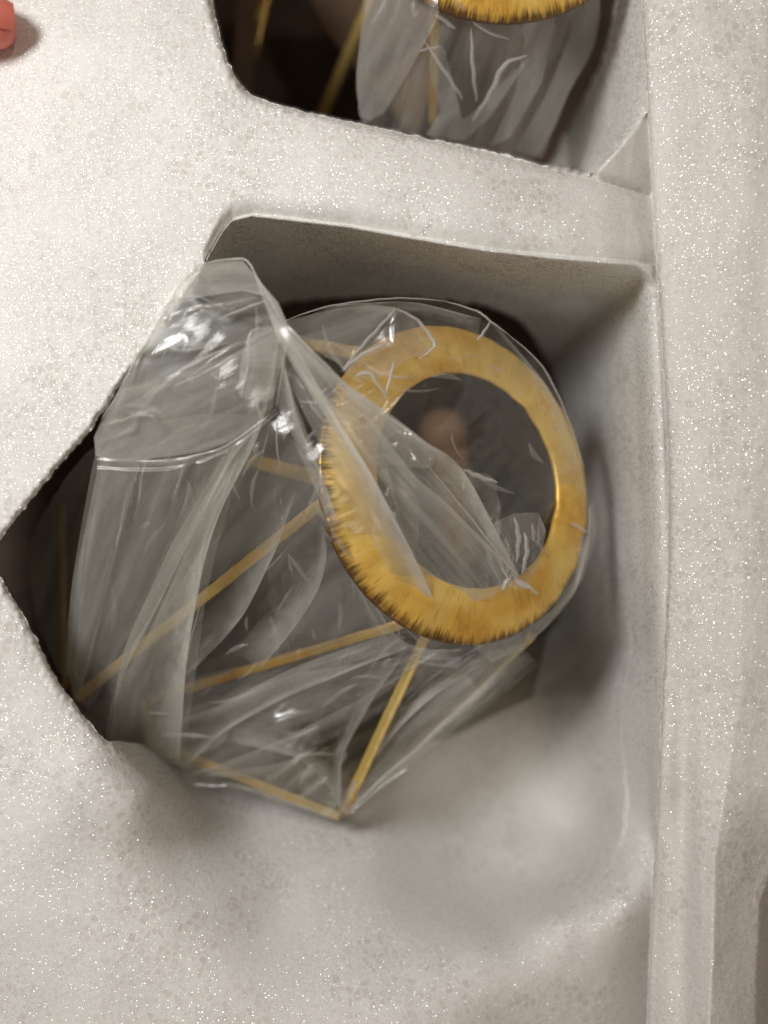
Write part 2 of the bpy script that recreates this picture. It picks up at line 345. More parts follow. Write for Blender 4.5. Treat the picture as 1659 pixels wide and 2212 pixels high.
def foam_z(x, y):
    ry = np.interp(x, rimx, rimy)
    up = np.clip(1106-y, 30, None)
    d_top = D*((1106-ry)/up-1)                                       # the upright wall under the bar
    d_top = np.where(y > ry, d_top, -1.0)
    xr = np.interp(y, [-300, 300, 400, 700, 1100, 1500, 1900], [1404, 1404, 1410, 1424, 1442, 1452, 1460])
    d_rt = D*((xr-CX)/np.clip(x-CX, 60, None)-1)
    fade = np.clip((y-1180)/720, 0, 1); d_rt = np.clip(d_rt, 0, 2e3)+1400*fade*fade*(3-2*fade)*sst((1475-x)/330, (y-1650)/450)
    so = np.clip((y-ry)/(6+85*np.clip((x-850)/500, 0, 1)), 0, 1); d_top = d_top*so*(2-so)
    so = np.clip((xr-x)/55, 0, 1); d_rt = d_rt*(.25+.75*so)
    cav = smin(np.clip(d_top, 0, 2e3), d_rt, 150)
    cav = np.clip(cav, 0, 2400)
    low = -lowz(x, y)
    wgt = np.clip((y-1180)/330, 0, 1); wgt = wgt*wgt*(3-2*wgt)
    inr = smin(cav, low+(1-wgt)*900, 160+330*wgt)
    d = np.where((x < 820) & (y > 1190), low, inr)
    cl = np.array([(190,1550),(225,1595),(290,1662),(342,1716),(385,1780),(420,1860),(450,1950)], float)
    ax, ay, ds, tt = near(x, y, cl, False); side = ((x-ax)*.7-(y-ay)*.7) > 0
    k_ = np.clip(ds/(26+150*tt), 0, 1); k_ = k_*k_*(3-2*k_); fd = np.clip((1-tt)/.55, 0, 1)*np.clip(1-ds/420, 0, 1)
    d = d+np.where(side & (y > 1540), 190*k_*fd, 0)
    top = (y < ry) & (x < 1700)
    # the crest of the bar and the top face
    ax, ay, dist, _ = near(x, y, np.array([(430,-300),(463,20),(530,192),(566,214),(800,272),(1000,314),(1280,385),(1400,420)], float), False)
    t = np.clip(1-dist/150, 0, 1); bar = 70*t*t*(.35+.65*np.clip((x-500)/600, 0, 1))+18*np.clip(1-dist/22, 0, 1)**2
    bar += 60*np.clip((x-950)/400, 0, 1)**1.5
    rim = 26*np.clip(1-(ry-y)/48, 0, 1)**2
    tl = 75*np.clip((150-y)/220, 0, 1)**1.3*np.clip((x+50)/260, 0, 1)
    dtop = bar+rim+tl+10*noise(x/260, y/260, 3)
    # right wall of the upper cut-out, seen above the bar's edge
    ln = np.interp(x, [1100, 1285, 1400], [338, 381, 385])
    wallA = (x > 1150) & (y < ln) & (y < 420) & ((x < 1290) | (y < 372-1.158*(x-1290)))
    dA = np.clip(D*((1404-CX)/np.clip(x-CX, 60, None)-1), 0, 900)
    sA, sB = (1290, 372), (1385, 262)
    _, _, ds, _ = near(x, y, np.array([sA, sB], float), False)
    ledge = np.exp(-(ds/26)**2)
    dA = dA*(1-.6*ledge)+30
    d = np.where(top, dtop, d+22*np.clip(1-(y-ry)/40, 0, 1)*0)
    d = np.where(wallA, dA, d)
    sm_ = np.interp(y, [-330, 0, 230, 480, 760, 1000, 1200, 1450, 1700, 1900, 2100, 2440], [1380, 1386, 1398, 1412, 1430, 1442, 1443, 1432, 1420, 1410, 1400, 1392])
    d = d+70*np.clip(1-(sm_-x)/120, 0, 1)**2*(d < 400)
    z = -d
    z = z+4*noise(x/130, y/130, 1)+.5*noise(x/30, y/30, 2)*(d < 60)
    z = z+.9*(worley(x/15, y/15, 5)-.5)*(d < 60)
    return z
warp = lambda x, y: y+np.clip(np.interp(x, rimx, rimy)-532, -75, 50)*np.clip((x-425)/20, 0, 1)*np.exp(-((y-532)/170)**2)
x, y, q = sheet((-320, -320, 1560, 2440), 4, None, (HOLE_A, HOLE_B), warp)
ryv = np.interp(x, rimx, rimy); k_ = (np.abs(y-ryv) < 1.2) & (x > 452) & (x < 1500); y[k_] = ryv[k_]-.01
z = foam_z(x, y)
for hl in (HOLE_A, HOLE_B):                                          # rounded, crumbly lip
    _, _, d_, _ = near(x, y, hl[::2]); z = z-14*np.clip(1-d_/14, 0, 1)**2+3*noise(x/9, y/9, 8)*(d_ < 30)
nb = np.full(x.shape, 1e9)
for hl in (HOLE_A, HOLE_B): nb = np.minimum(nb, near(x, y, hl[::2])[2])
nb = np.exp(-nb/14)+.35*np.exp(-np.abs(y-np.interp(x, rimx, rimy))/10)
jx = nb*(2.0*noise(x/10, y/10, 11)+3.2*noise(x/24, y/24, 13)); jy = nb*(2.0*noise(x/10, y/10, 12)+3.2*noise(x/24, y/24, 14))
verts = P(x+jx, y+jy, z)
be = boundary_edges(q)
# undercut walls below every open edge
ids = np.unique(be); mp_ = {int(a): i for i, a in enumerate(ids)}; nv = len(verts); rings = [verts]; faces = q.tolist()
prev = {int(a): int(a) for a in ids}; base = nv
for k, dep in enumerate((25, 70, 150, 300, 600)):
    zz = z[ids]-dep; fac = 1+.006*(k+1)
    xx = CX+(x[ids]+jx[ids]-CX); yy = y[ids]+jy[ids]
    pv = P(xx, yy, zz)
    cen = np.array([(0, 0)]); 
    rings.append(pv)
    for a, b in be:
        faces.append([prev[int(a)], prev[int(b)], base+mp_[int(b)], base+mp_[int(a)]])
    prev = {int(a): base+mp_[int(a)] for a in ids}; base += len(ids)
foam = link('foam_insert', np.concatenate(rings), faces, FOAM)
tag(foam, 'white sparkling foam insert with two angular cut-outs holding the bagged ornaments', 'foam insert')

# ------------------------------------------------------------------ upright foam sheet on the right
seam = smooth([(1380,-330),(1386,0),(1398,230),(1412,480),(1430,760),(1442,1000),(1443,1200),(1432,1450),(1420,1700),(1410,1900),(1400,2100),(1392,2440)], 6, False)
GAP = np.array([(1760,1820),(1668,1900),(1650,1980),(1644,2080),(1640,2240),(1630,2460),(1800,2460)], float)
keep = np.concatenate([seam, [(1990, 2440), (1990, -330)]])
x, y, q = sheet((1360, -330, 1990, 2440), 4, keep)
sx = np.interp(y, seam[:, 1], seam[:, 0]); u = x-sx
z = 55*(1-np.exp(-np.clip(u, 0, None)/48))-22+30*np.clip(u/260, 0, 1)
ridge = np.interp(y, [0, 1500, 1750, 1850, 2000, 2300], [1640, 1600, 1560, 1542, 1540, 1528])
amp = np.interp(y, [1100, 1700, 1850, 2300], [0, 25, 90, 120])
z = z-amp*np.where(x < ridge, np.clip((ridge-x)/120, 0, 1)**.8, np.clip((x-ridge)/90, 0, 2)*.65)+amp*.35
z -= 70*np.exp(-((x-1475)/26)**2)*np.interp(y, [1350, 1700, 2300], [0, .5, .25])
z += 9*noise(x/120, y/200, 21)+1.2*noise(x/40, y/60, 22)+.9*(worley(x/15, y/15, 6)-.5)
z -= np.interp(y, [-300, 100, 600, 1200], [30, 10, 0, 0])
z -= 22*np.clip(1-u/10, 0, 1)**2
gx = np.interp(y, [1700, 1860, 1950, 2100, 2300], [1800, 1672, 1640, 1632, 1628]); gt = np.clip((x-gx)/60, 0, 1); z -= 380*gt*gt*(3-2*gt)
jx = 1.6*noise(x/10, y/10, 31)*(u < 400)
verts = P(x+jx, y, z); be = boundary_edges(q); ids = np.unique(be); mp_ = {int(a): i for i, a in enumerate(ids)}
rings = [verts]; faces = q.tolist(); prev = {int(a): int(a) for a in ids}; base = len(verts)
for dep in (20, 60, 200, 500):
    pv = P(x[ids]+jx[ids]+6, y[ids], z[ids]-dep); rings.append(pv)
    for a, b in be: faces.append([prev[int(a)], prev[int(b)], base+mp_[int(b)], base+mp_[int(a)]])
    prev = {int(a): base+mp_[int(a)] for a in ids}; base += len(ids)
sheet_o = link('foam_sheet', np.concatenate(rings), faces, FOAM_SHADE)
tag(sheet_o, 'upright padded white foam sheet lining the right edge, beyond the long seam', 'foam sheet')

# ------------------------------------------------------------------ gold ornaments
def rod(parent, a, b, r=11, ticks=0, name='rod'):
    A = V(*a); B = V(*b); d = (B-A); Ln = d.length; d.normalize()
    s = d.cross(Vector((0, 0, 1))); s.normalize(); t = s.cross(d); n = max(6, int(Ln/S/14))
    vs, fs, uvs = [], [], []
    prof = []
    for cx_, cy_ in ((1, 1), (-1, 1), (-1, -1), (1, -1)):
        for k in range(3):
            a0 = math.atan2(cy_, cx_)+(k-1)*.5
            prof.append((cx_*.68+.32*math.cos(a0), cy_*.68+.32*math.sin(a0)))
    m = len(prof); rs = random.Random(int(a[0]*7+b[1]))
    for i in range(n+1):
        c = A+d*(Ln*i/n); j = 1+rs.uniform(-.05, .05); off = s*rs.uniform(-.6, .6)*S
        for (p, q_) in prof: vs.append(c+off+(s*p+t*q_)*r*j*S); 
    for i in range(n):
        for k in range(m): fs.append([i*m+k, i*m+(k+1) % m, (i+1)*m+(k+1) % m, (i+1)*m+k])
    fs.append(list(range(m))[::-1]); fs.append([n*m+k for k in range(m)])
    o = link(name, vs, fs, GOLD_ROD)
    uvl = o.data.uv_layers.new(name='UVMap'); dat = np.zeros(len(o.data.loops)*2)
    li = np.zeros(len(o.data.loops), int); o.data.loops.foreach_get('vertex_index', li)
    dat[0::2] = (li//m)*14/2400.+(round(a[0]) % 7)*.13; dat[1::2] = .60+.22*((li % m)/m); o.data.uv_layers[0].data.foreach_set('uv', dat)
    part(o, parent); return o

def gold_ring(parent, c, n, r_out, r_in, lift, thick=16, segs=720, notch=()):
    C = V(*c); n = Vector(n).normalized(); e1 = Vector((0, 1, 0)); e1 = (e1-n*e1.dot(n)).normalized(); e2 = n.cross(e1)
    # profile: radius, height along the axis, v for the colour
    rows = 14; prof = []
    for i in range(rows+1):
        t = i/rows; prof.append((r_in+(r_out-r_in)*t, lift*(1-t)**1.15+7*math.sin(math.pi*t), t*.96))
    prof += [(r_out+5, -6, 1.0), (r_out+4, -thick, 1.1), (r_out-4, -thick-5, 1.15)]
    for i in range(rows, -1, -2):
        t = i/rows; prof.append((r_in+(r_out-r_in)*t, lift*(1-t)**1.15-thick, .5))
    prof += [(r_in-4, lift-thick*.8, .1), (r_in-5, lift-5, .06)]
    m = len(prof); th = np.arange(segs)*2*math.pi/segs
    f1 = noise(th*26, th*0+3, 40); f2 = noise(th*70, th*0+5, 41); f3 = noise(th*5, th*0+1, 42)
    vs = []
    for i in range(segs):
        ca, sa = math.cos(th[i]), math.sin(th[i]); dr = e1*ca+e2*sa
        for (r, h, v) in prof:
            k = min(max((v-.5)*2, 0), 1.1)
            rr = r+k*(.5*f1[i]+.3*f2[i])+2.5*f3[i]; hh = h+k*(.8*f2[i]+.8*f1[i])+3*f3[i]
            vs.append(C+(dr*rr+n*hh)*S)
    fs = [[i*m+k, i*m+(k+1) % m, ((i+1) % segs)*m+(k+1) % m, ((i+1) % segs)*m+k] for i in range(segs) for k in range(m)]
    o = link('ring', vs, fs, GOLD); uvl = o.data.uv_layers.new(name='UVMap')
    li = np.zeros(len(o.data.loops), int); o.data.loops.foreach_get('vertex_index', li)
    vv = np.array([p[2] for p in prof]); dat = np.zeros(len(li)*2); dat[0::2] = (li//m)/segs; dat[1::2] = vv[li % m]
    # u must not jump at the last face; the material only uses its sine and cosine
    uu = dat[0::2].reshape(-1, 4); w_ = (uu.max(1)-uu.min(1)) > .5; uu[w_] = np.where(uu[w_] < .5, uu[w_]+1, uu[w_]); dat[0::2] = uu.ravel()
    o.data.uv_layers[0].data.foreach_set('uv', dat); bpy.context.view_layer.update()
    part(o, parent); return o

orn = empty('wire_ornament', V(985, 1050, -1000)); tag(orn, 'gold wire ornament with a wide brushed gold ring, bagged in the lower cut-out', 'ornament', 'gold ornaments packed in the foam')
gold_ring(orn, (1004, 1040, -150), (.50, .16, .85), 372, 256, 34)
rod(orn, (742,1050,-55), (170,1505,-330), 13.5)
rod(orn, (905,1335,-190), (318,1512,-420), 12.5)
rod(orn, (925,1360,-215), (742,1752,-400), 13)
rod(orn, (730,1045,-90), (505,985,-620), 18)
rod(orn, (322,1598,-425), (735,1762,-400), 12)
rod(orn, (316,1512,-420), (324,1600,-425), 12)
rod(orn, (136,1090,-700), (142,1490,-560), 9)
rod(orn, (1150,1370,-330), (860,1640,-700), 12)
rod(orn, (775,768,-90), (640,742,-480), 17)
# the cup inside, far below the ring
def lathe(name, prof, c, mat_, parent, seg=64):
    C = V(*c); vs = [C+Vector((r*math.cos(2*math.pi*i/seg), r*math.sin(2*math.pi*i/seg), h))*S for i in range(seg) for r, h in prof]
    m = len(prof); fs = [[i*m+k, ((i+1) % seg)*m+k, ((i+1) % seg)*m+k+1, i*m+k+1] for i in range(seg) for k in range(m-1)]
    return part(link(name, vs, fs, mat_), parent)
rod(orn, (965,960,-960), (1010,1290,-1300), 60, name='centre_post').data.materials[0] = COPPER
lathe('cup', [(0, -70), (40, -62), (72, -25), (78, 20), (60, 55), (25, 70), (0, 72)], (957, 935, -960), COPPER, orn)
def pane(pts, th=7):
    c = [V(*p) for p in pts]; n_ = (c[1]-c[0]).cross(c[2]-c[0]).normalized()*th*S; k = len(c)
    vs = [v+n_ for v in c]+[v-n_ for v in c]; vs += [sum(vs[:k], Vector())/k, sum(vs[k:2*k], Vector())/k]
    fs = [[i, (i+1) % k, 2*k] for i in range(k)]+[[k+(i+1) % k, k+i, 2*k+1] for i in range(k)]+[[i, k+i, k+(i+1) % k, (i+1) % k] for i in range(k)]
    return part(link('glass_pane', vs, fs, GLASS, None, False), orn)
pane([(742,1050,-60), (170,1505,-335), (318,1512,-425), (905,1335,-195)])
pane([(905,1335,-200), (318,1512,-425), (324,1600,-430), (742,1752,-405), (925,1360,-220)])
pane([(925,1360,-225), (742,1752,-405), (860,1640,-700), (1150,1370,-335)])
pane([(740,1045,-95), (505,985,-620), (136,1090,-700), (142,1490,-560), (170,1505,-340)])
pane([(1150,1370,-335), (860,1640,-700), (1150,1500,-900), (1230,1150,-420)])
lathe('base_plate', [(0, -14), (330, -14), (334, -4), (328, 6), (0, 6)], (960, 1190, -1150), BLACKM, orn)

orn2 = empty('wire_ornament', V(1075, -300, -900)); tag(orn2, 'gold wire ornament cut off by the top edge, only its ring rim showing', 'ornament', 'gold ornaments packed in the foam')
gold_ring(orn2, (1068, -282, -150), (.1, .1, .98), 368, 245, 36)
rod(orn2, (938,20,-300), (936,262,-560), 12)
rod(orn2, (820,-40,-700), (690,262,-1050), 16)
rod(orn2, (600,-120,-1050), (530,190,-1100), 18)
dv = empty('cardboard_divider', V(700, 60, -1100)); tag(dv, 'folded brown cardboard divider lying deep inside the upper cut-out', 'divider')
def panel(pts, z, th, par):
    a = [V(px, py, z) for px, py in pts]; b = [v-Vector((0, 0, th*S)) for v in a]; n_ = len(pts)
    return part(link('panel', a+b, [list(range(n_))[::-1], [n_+k for k in range(n_)]]+[[k, (k+1) % n_, n_+(k+1) % n_, n_+k] for k in range(n_)], CARD2, None, False), par)
panel([(610,-120),(800,-120),(960,60),(900,300),(780,160),(700,60)], -1000, 30, dv)
panel([(520,-120),(560,-120),(560,60),(540,230),(500,230)], -1060, 30, dv)

# ------------------------------------------------------------------ plastic bags
def thick(o, v):
    a = o.data.attributes.new('thickness', 'FLOAT', 'POINT'); a.data.foreach_set('value', np.asarray(v, float))
def film(parent, name, outline, ctrl, m=FILM, creases=(), wr=6, ang=0, stretch=3, seed=1, step=6, sm=True, fr=4, cellw=0):
    ol = smooth(outline, 5) if sm else np.array(outline, float)
    # ragged edge
    ol = ol+np.stack([noise(ol[:, 0]/23, ol[:, 1]/23, seed+50), noise(ol[:, 0]/23, ol[:, 1]/23, seed+51)], 1)*fr
    x0, y0 = ol.min(0)-step; x1, y1 = ol.max(0)+step
    x, y, q = sheet((x0, y0, x1, y1), step, ol)
    z = tps(ctrl)(x, y)
    ca, sa = math.cos(math.radians(ang)), math.sin(math.radians(ang)); a = x*ca-y*sa; b = x*sa+y*ca     # a runs along the folds
    z = z+wr*(noise(a/(75*stretch), b/75, seed)*1.8+np.abs(noise(a/(50*stretch), b/50, seed+1))*1.2+noise(a/(26*stretch), b/26, seed+2)*.12)
    if cellw: z = z+cellw*worley(x/70+noise(x/50, y/50, seed), y/70+noise(x/50, y/50, seed+9), seed+3)
    for pts, amp, wd in creases:
        _, _, dd, tt = near(x, y, np.array(pts, float), False)
        z = z+amp*np.exp(-dd/wd)*np.sin(np.pi*np.clip(tt*.9+.05, 0, 1))**.5
    o = link(name, P(x, y, z), q.tolist(), m); thick(o, np.ones(len(x)))
    li = np.zeros(len(o.data.loops), int); o.data.loops.foreach_get('vertex_index', li); o.data.uv_layers.new(name='UVMap')
    dat = np.zeros(len(li)*2); dat[0::2] = (b/700)[li]; dat[1::2] = (a/700)[li]+seed*.37; o.data.uv_layers[0].data.foreach_set('uv', dat)
    part(o, parent); return o

def crease_strip(parent, pts, wd, m=CREASE_GLINT, n=6):
    """a pinched fold of film: a narrow tent standing on the sheet, whitened to carry its highlight"""
    p = smooth(pts, n, False); k = len(p); vs = []; fs = []
    for i in range(k):
        t = i/(k-1); ww = wd*math.sin(math.pi*min(max(t*.94+.03, 0), 1))**.8+.3
        a = p[max(i-1, 0)]; b = p[min(i+1, k-1)]; dx, dy = b[0]-a[0], b[1]-a[1]; Ln = math.hypot(dx, dy)+1e-9; nx_, ny_ = -dy/Ln, dx/Ln
        jit = .25*ww*math.sin(i*1.7)
        for s_, h in ((-1, 0), (-.35, .8), (.1, 1.2), (.6, .5), (1, 0)):
            vs.append(V(p[i][0]+nx_*(s_*ww+jit), p[i][1]+ny_*(s_*ww+jit), p[i][2]+h*ww*1.3+3))
    for i in range(k-1):
        for j in range(4): fs.append([i*5+j, i*5+j+1, (i+1)*5+j+1, (i+1)*5+j])
    o = link('crease', vs, fs, m); thick(o, np.ones(len(vs))); o.data.uv_layers.new(name='UVMap'); part(o, parent); return o

def pleat(parent, pts, w0, w1, seed=0, m=None, flip=1, rise=.35):
    '''a long fold of the bag: film doubled over, thick at its folded edge and running out into the sheet'''
    p = smooth(pts, 12, False); k = len(p); na = 12; vs = []; fs = []; th = []; uv = []
    for i in range(k):
        t = i/(k-1); w_ = (w0+(w1-w0)*t)*(1+.25*float(noise(np.array([t*3.1]), np.array([seed+.5]), 7)[0]))
        a = p[max(i-1, 0)]; b = p[min(i+1, k-1)]; dx, dy = b[0]-a[0], b[1]-a[1]; Ln = math.hypot(dx, dy)+1e-9; nx_, ny_ = -dy/Ln*flip, dx/Ln*flip
        end = min(1, 6*t+.15, 6*(1-t)+.15)
        wob = 4*float(noise(np.array([t*4.]), np.array([seed+3.3]), 5)[0])
        for j in range(na):
            q_ = j/(na-1); hh = rise*w_*(1-q_)**1.5+2*math.sin(q_*9+seed)+3*float(noise(np.array([t*9.]), np.array([q_*3+seed]), 2)[0])
            vs.append(V(p[i][0]+nx_*(q_*w_+wob), p[i][1]+ny_*(q_*w_+wob), p[i][2]+hh)); uv.append((q_*w_/700+seed*.1, t*Ln*k/1400+seed*.3))
            th.append((1-q_)**1.3*end)
    for i in range(k-1):
        for j in range(na-1): fs.append([i*na+j, i*na+j+1, (i+1)*na+j+1, (i+1)*na+j])
    o = link('fold', vs, fs, m or FILM_PLEAT); thick(o, th)
    li = np.zeros(len(o.data.loops), int); o.data.loops.foreach_get('vertex_index', li); o.data.uv_layers.new(name='UVMap')
    o.data.uv_layers[0].data.foreach_set('uv', np.array(uv)[li].ravel()); part(o, parent); return o

bag = empty('plastic_bag', V(700, 1200, -600)); tag(bag, 'clear crinkled plastic bag wrapped round the gold ornament in the lower cut-out', 'bag', 'clear bags round the ornaments')
BODY = [(452,640),(520,620),(620,690),(700,664),(790,648),(870,642),(960,648),(1020,668),(1060,692),(1100,722),(1170,790),(1225,900),(1262,1010),(1274,1100),(1268,1190),(1240,1270),(1190,1330),(1130,1400),(1060,1480),(1000,1545),(900,1625),(800,1710),(752,1758),(720,1768),(640,1738),(560,1705),(450,1668),(405,1690),(385,1652),(300,1645),(235,1620),(175,1540),(142,1470),(146,1340),(165,1200),(192,1060),(230,900),(330,760)]
film(bag, 'bag_front', BODY, [(480,640,20),(620,700,10),(870,645,-90),(1050,690,-150),(985,1050,-60),(985,760,-10),(1200,850,-220),(1272,1100,-330),(1230,1290,-340),(1040,1385,-190),(700,1010,105),(850,1250,-40),(750,900,95),
     (1130,1400,-360),(900,1625,-440),(745,1745,-370),(560,1705,-390),(420,1670,-390),(240,1620,-400),(142,1470,-380),(165,1200,-250),(220,950,-60),(450,1200,-120),(500,1500,-300),(700,1500,-330),(330,800,10),(880,1450,-290)],
     FILM_CLEAR, wr=5, ang=35, stretch=3, seed=2, step=5, cellw=0,
     creases=[([(330,1560),(520,1480),(700,1400),(860,1345)], 24, 14), ([(420,1650),(600,1560),(820,1490),(950,1400)], 26, 14), ([(430,1600),(640,1500),(880,1440)], -22, 12), ([(760,1745),(900,1560),(1040,1420)], 24, 16), ([(740,1750),(860,1620),(1100,1400)], -20, 12), ([(600,1060),(610,1250),(640,1420)], 14, 5)])
film(bag, 'bag_back', [(600,700),(870,660),(1050,700),(1200,860),(1255,1050),(1245,1230),(1100,1400),(880,1610),(740,1740),(560,1690),(420,1640),(260,1590),(190,1460),(200,1200),(260,980),(420,800)],
     [(600,700,-250),(1050,700,-420),(1255,1100,-560),(740,1740,-440),(260,1590,-560),(200,1200,-520),(420,800,-260),(700,1200,-520),(900,1000,-480),(600,1500,-600)], FILM_CLEAR, wr=9, ang=60, stretch=2, seed=9, step=8, cellw=0)
film(bag, 'bag_side', [(230,960),(400,900),(560,900),(640,960),(695,1060),(745,1210),(830,1320),(950,1390),(1080,1400),(1000,1530),(900,1615),(755,1755),(640,1733),(450,1668),(385,1652),(240,1615),(146,1470),(165,1200)],
     [(230,960,-90),(560,900,10),(695,1060,40),(830,1320,-180),(1080,1400,-320),(900,1615,-450),(755,1755,-385),(450,1668,-410),(240,1615,-420),(146,1470,-400),(165,1200,-270),(500,1300,-240)], FILM, wr=7, ang=50, stretch=4, seed=41, step=6)
# the gathered mouth of the bag, standing up against the foam edge
film(bag, 'bag_mouth', [(425,572),(470,562),(520,558),(546,590),(566,640),(600,690),(622,716),(612,790),(592,880),(560,925),(500,952),(440,975),(380,986),(300,994),(240,996),(206,985),(203,945),(222,900),(262,838),(300,750),(340,672),(385,610)],
     [(425,572,110),(520,558,90),(560,640,115),(620,716,120),(592,880,100),(400,980,95),(206,985,60),(262,838,110),(400,750,135),(340,672,120),(500,800,125)], FILM_MILKY, wr=2, ang=25, stretch=2.5, seed=14, step=5, sm=False, fr=3,
     creases=[([(255,890),(330,900),(360,930)], 22, 9), ([(300,900),(290,930),(215,960)], 18, 8), ([(430,640),(560,700)], 20, 9), ([(380,760),(540,740)], 16, 10)])
film(bag, 'mouth_fold', [(425,574),(520,560),(556,600),(570,640),(520,628),(430,640),(352,668),(385,610)],
     [(425,574,95),(520,560,85),(570,640,130),(352,668,85),(430,640,120)], FILM_MILKY, wr=4, seed=15, step=5, sm=False)
film(bag, 'mouth_tab', [(535,722),(560,706),(600,712),(620,718),(608,790),(590,858),(568,868),(530,864),(516,850),(520,790)],
     [(535,722,170),(620,718,170),(590,858,165),(516,850,160),(560,790,176)], FILM_MILKY, wr=3, seed=16, step=4, sm=False, fr=2)
film(bag, 'mouth_loop', [(203,945),(262,838),(360,815),(470,780),(600,720),(590,880),(500,952),(380,986),(240,996),(206,985)],
     [(203,945,90),(262,838,130),(470,780,160),(600,720,140),(590,880,120),(380,986,80),(240,996,80)], FILM_MILKY, wr=2.5, ang=25, seed=19, step=5, sm=False)
# long folds
film(bag, 'fold', [(548,592),(600,655),(622,702),(680,760),(745,826),(830,885),(910,945),(992,1012),(1040,1090),(1085,1170),(1122,1246),(1060,1290),(960,1320),(900,1210),(850,1120),(790,1020),(720,920),(650,810),(600,730)],
     [(548,592,120),(622,702,185),(830,885,150),(992,1012,60),(1122,1246,-90),(960,1320,-60),(720,920,140),(850,1120,60),(950,1100,40)], FILM_THICK, wr=4, ang=-52, stretch=5, seed=22, step=4, sm=False, fr=2,
     creases=[([(622,704),(745,828),(910,947),(992,1014)], 12, 8), ([(760,900),(830,985),(880,1180)], 9, 8)])
film(bag, 'fold', [(622,716),(700,830),(770,950),(850,1110),(920,1240),(975,1370),(950,1368),(880,1300),(810,1180),(740,1060),(690,960),(640,860),(606,800)],
     [(622,716,170),(770,950,130),(850,1110,90),(975,1370,-120),(740,1060,125),(606,800,140),(690,960,125)], FILM, wr=4, ang=-60, stretch=5, seed=23, step=4, sm=False, fr=1.5)
film(bag, 'fold', [(612,790),(650,900),(690,1000),(720,1090),(705,1110),(660,1010),(625,930),(600,880)],
     [(612,790,150),(650,900,135),(720,1090,120),(600,880,140),(660,1010,125)], FILM, wr=3, ang=-62, stretch=5, seed=24, step=4, sm=False, fr=1.5)
film(bag, 'fold', [(560,930),(520,1010),(470,1120),(440,1220),(425,1310),(405,1400),(392,1520),(386,1640),(300,1640),(232,1612),(238,1540),(262,1470),(320,1370),(380,1240),(430,1130),(500,1010)],
     [(560,930,60),(440,1150,-30),(405,1400,-180),(386,1640,-410),(232,1612,-380),(262,1470,-260),(380,1240,-80)], FILM_THICK, wr=5, ang=70, stretch=6, seed=25, step=4, sm=False, fr=2,
     creases=[([(470,1100),(440,1180),(425,1310)], 20, 8), ([(330,1440),(300,1640)], 12, 9)])
film(bag, 'fold', [(215,990),(330,990),(450,985),(560,930),(480,1060),(400,1170),(330,1290),(260,1400),(215,1500),(190,1530),(160,1510),(148,1440),(160,1300),(180,1160)],
     [(215,990,20),(450,985,50),(560,930,60),(400,1170,-40),(260,1400,-200),(165,1510,-300),(160,1300,-180),(180,1160,-80)], FILM, wr=6, ang=68, stretch=5, seed=26, step=5, sm=False, fr=2,
     creases=[([(300,1000),(250,1200),(200,1400)], 16, 10), ([(270,1160),(290,1050)], 12, 6)])
film(bag, 'fold', [(225,1000),(300,1000),(262,1150),(225,1300),(190,1440),(170,1500),(158,1450),(172,1300),(195,1130)],
     [(225,1000,30),(300,1000,45),(225,1300,-130),(170,1500,-280),(172,1300,-150)], FILM, wr=5, ang=75, stretch=5, seed=27, step=5, sm=False)
film(bag, 'fold', [(560,950),(540,1010),(500,1080),(470,1180),(445,1290),(430,1420),(398,1630),(360,1640),(372,1500),(400,1360),(430,1230),(470,1110),(520,1010)],
     [(560,950,70),(470,1140,0),(430,1420,-160),(380,1640,-390)], FILM, wr=4, ang=72, stretch=6, seed=28, step=4, sm=False)
film(bag, 'fold', [(340,1560),(420,1530),(520,1490),(660,1450),(800,1430),(960,1400),(840,1480),(720,1540),(600,1600),(500,1660),(440,1670),(405,1688),(380,1640),(345,1620)],
     [(340,1560,-370),(520,1490,-290),(800,1430,-230),(960,1400,-210),(720,1540,-330),(500,1660,-430),(405,1688,-420)], FILM, wr=9, ang=22, stretch=5, seed=29, step=4, sm=False)
film(bag, 'fold', [(735,1755),(780,1690),(860,1590),(960,1490),(1060,1410),(1140,1390),(1040,1490),(940,1590),(840,1680),(765,1752)],
     [(735,1755,-375),(860,1590,-380),(1060,1410,-290),(1140,1390,-330),(940,1590,-430)], FILM_THICK, wr=7, ang=42, stretch=5, seed=30, step=4, sm=False)
film(bag, 'fold', [(1020,1395),(1110,1372),(1190,1320),(1240,1255),(1272,1150),(1276,1080),(1290,1150),(1262,1250),(1205,1330),(1130,1400),(1060,1430)],
     [(1020,1395,-190),(1110,1372,-230),(1240,1255,-300),(1272,1150,-310),(1276,1080,-310),(1130,1400,-300)], FILM, wr=4, ang=50, seed=31, step=4, sm=False)
film(bag, 'fold', [(612,694),(700,672),(790,655),(856,665),(800,720),(742,790),(700,770),(650,730)],
     [(612,694,60),(790,655,20),(856,665,40),(742,790,120),(700,770,130)], FILM, wr=5, ang=20, seed=32, step=4, sm=False)
film(bag, 'fold', [(856,664),(880,676),(915,700),(940,735),(930,760),(870,780),(840,810),(770,830),(735,800),(790,730)],
     [(856,664,70),(940,735,30),(870,780,70),(735,800,120),(770,830,115)], FILM, wr=6, ang=30, seed=33, step=4, sm=False,
     creases=[([(856,664),(850,760)], 14, 8), ([(760,800),(850,745)], 14, 6)])
film(bag, 'crumple', [(745,830),(800,870),(880,925),(940,975),(930,1010),(880,1010),(840,1005),(800,1010),(770,950),(740,890)],
     [(745,830,150),(940,975,110),(840,1005,115),(770,950,140)], FILM_CRISP, wr=5, ang=-40, stretch=1.2, seed=71, step=3, sm=False, cellw=5)
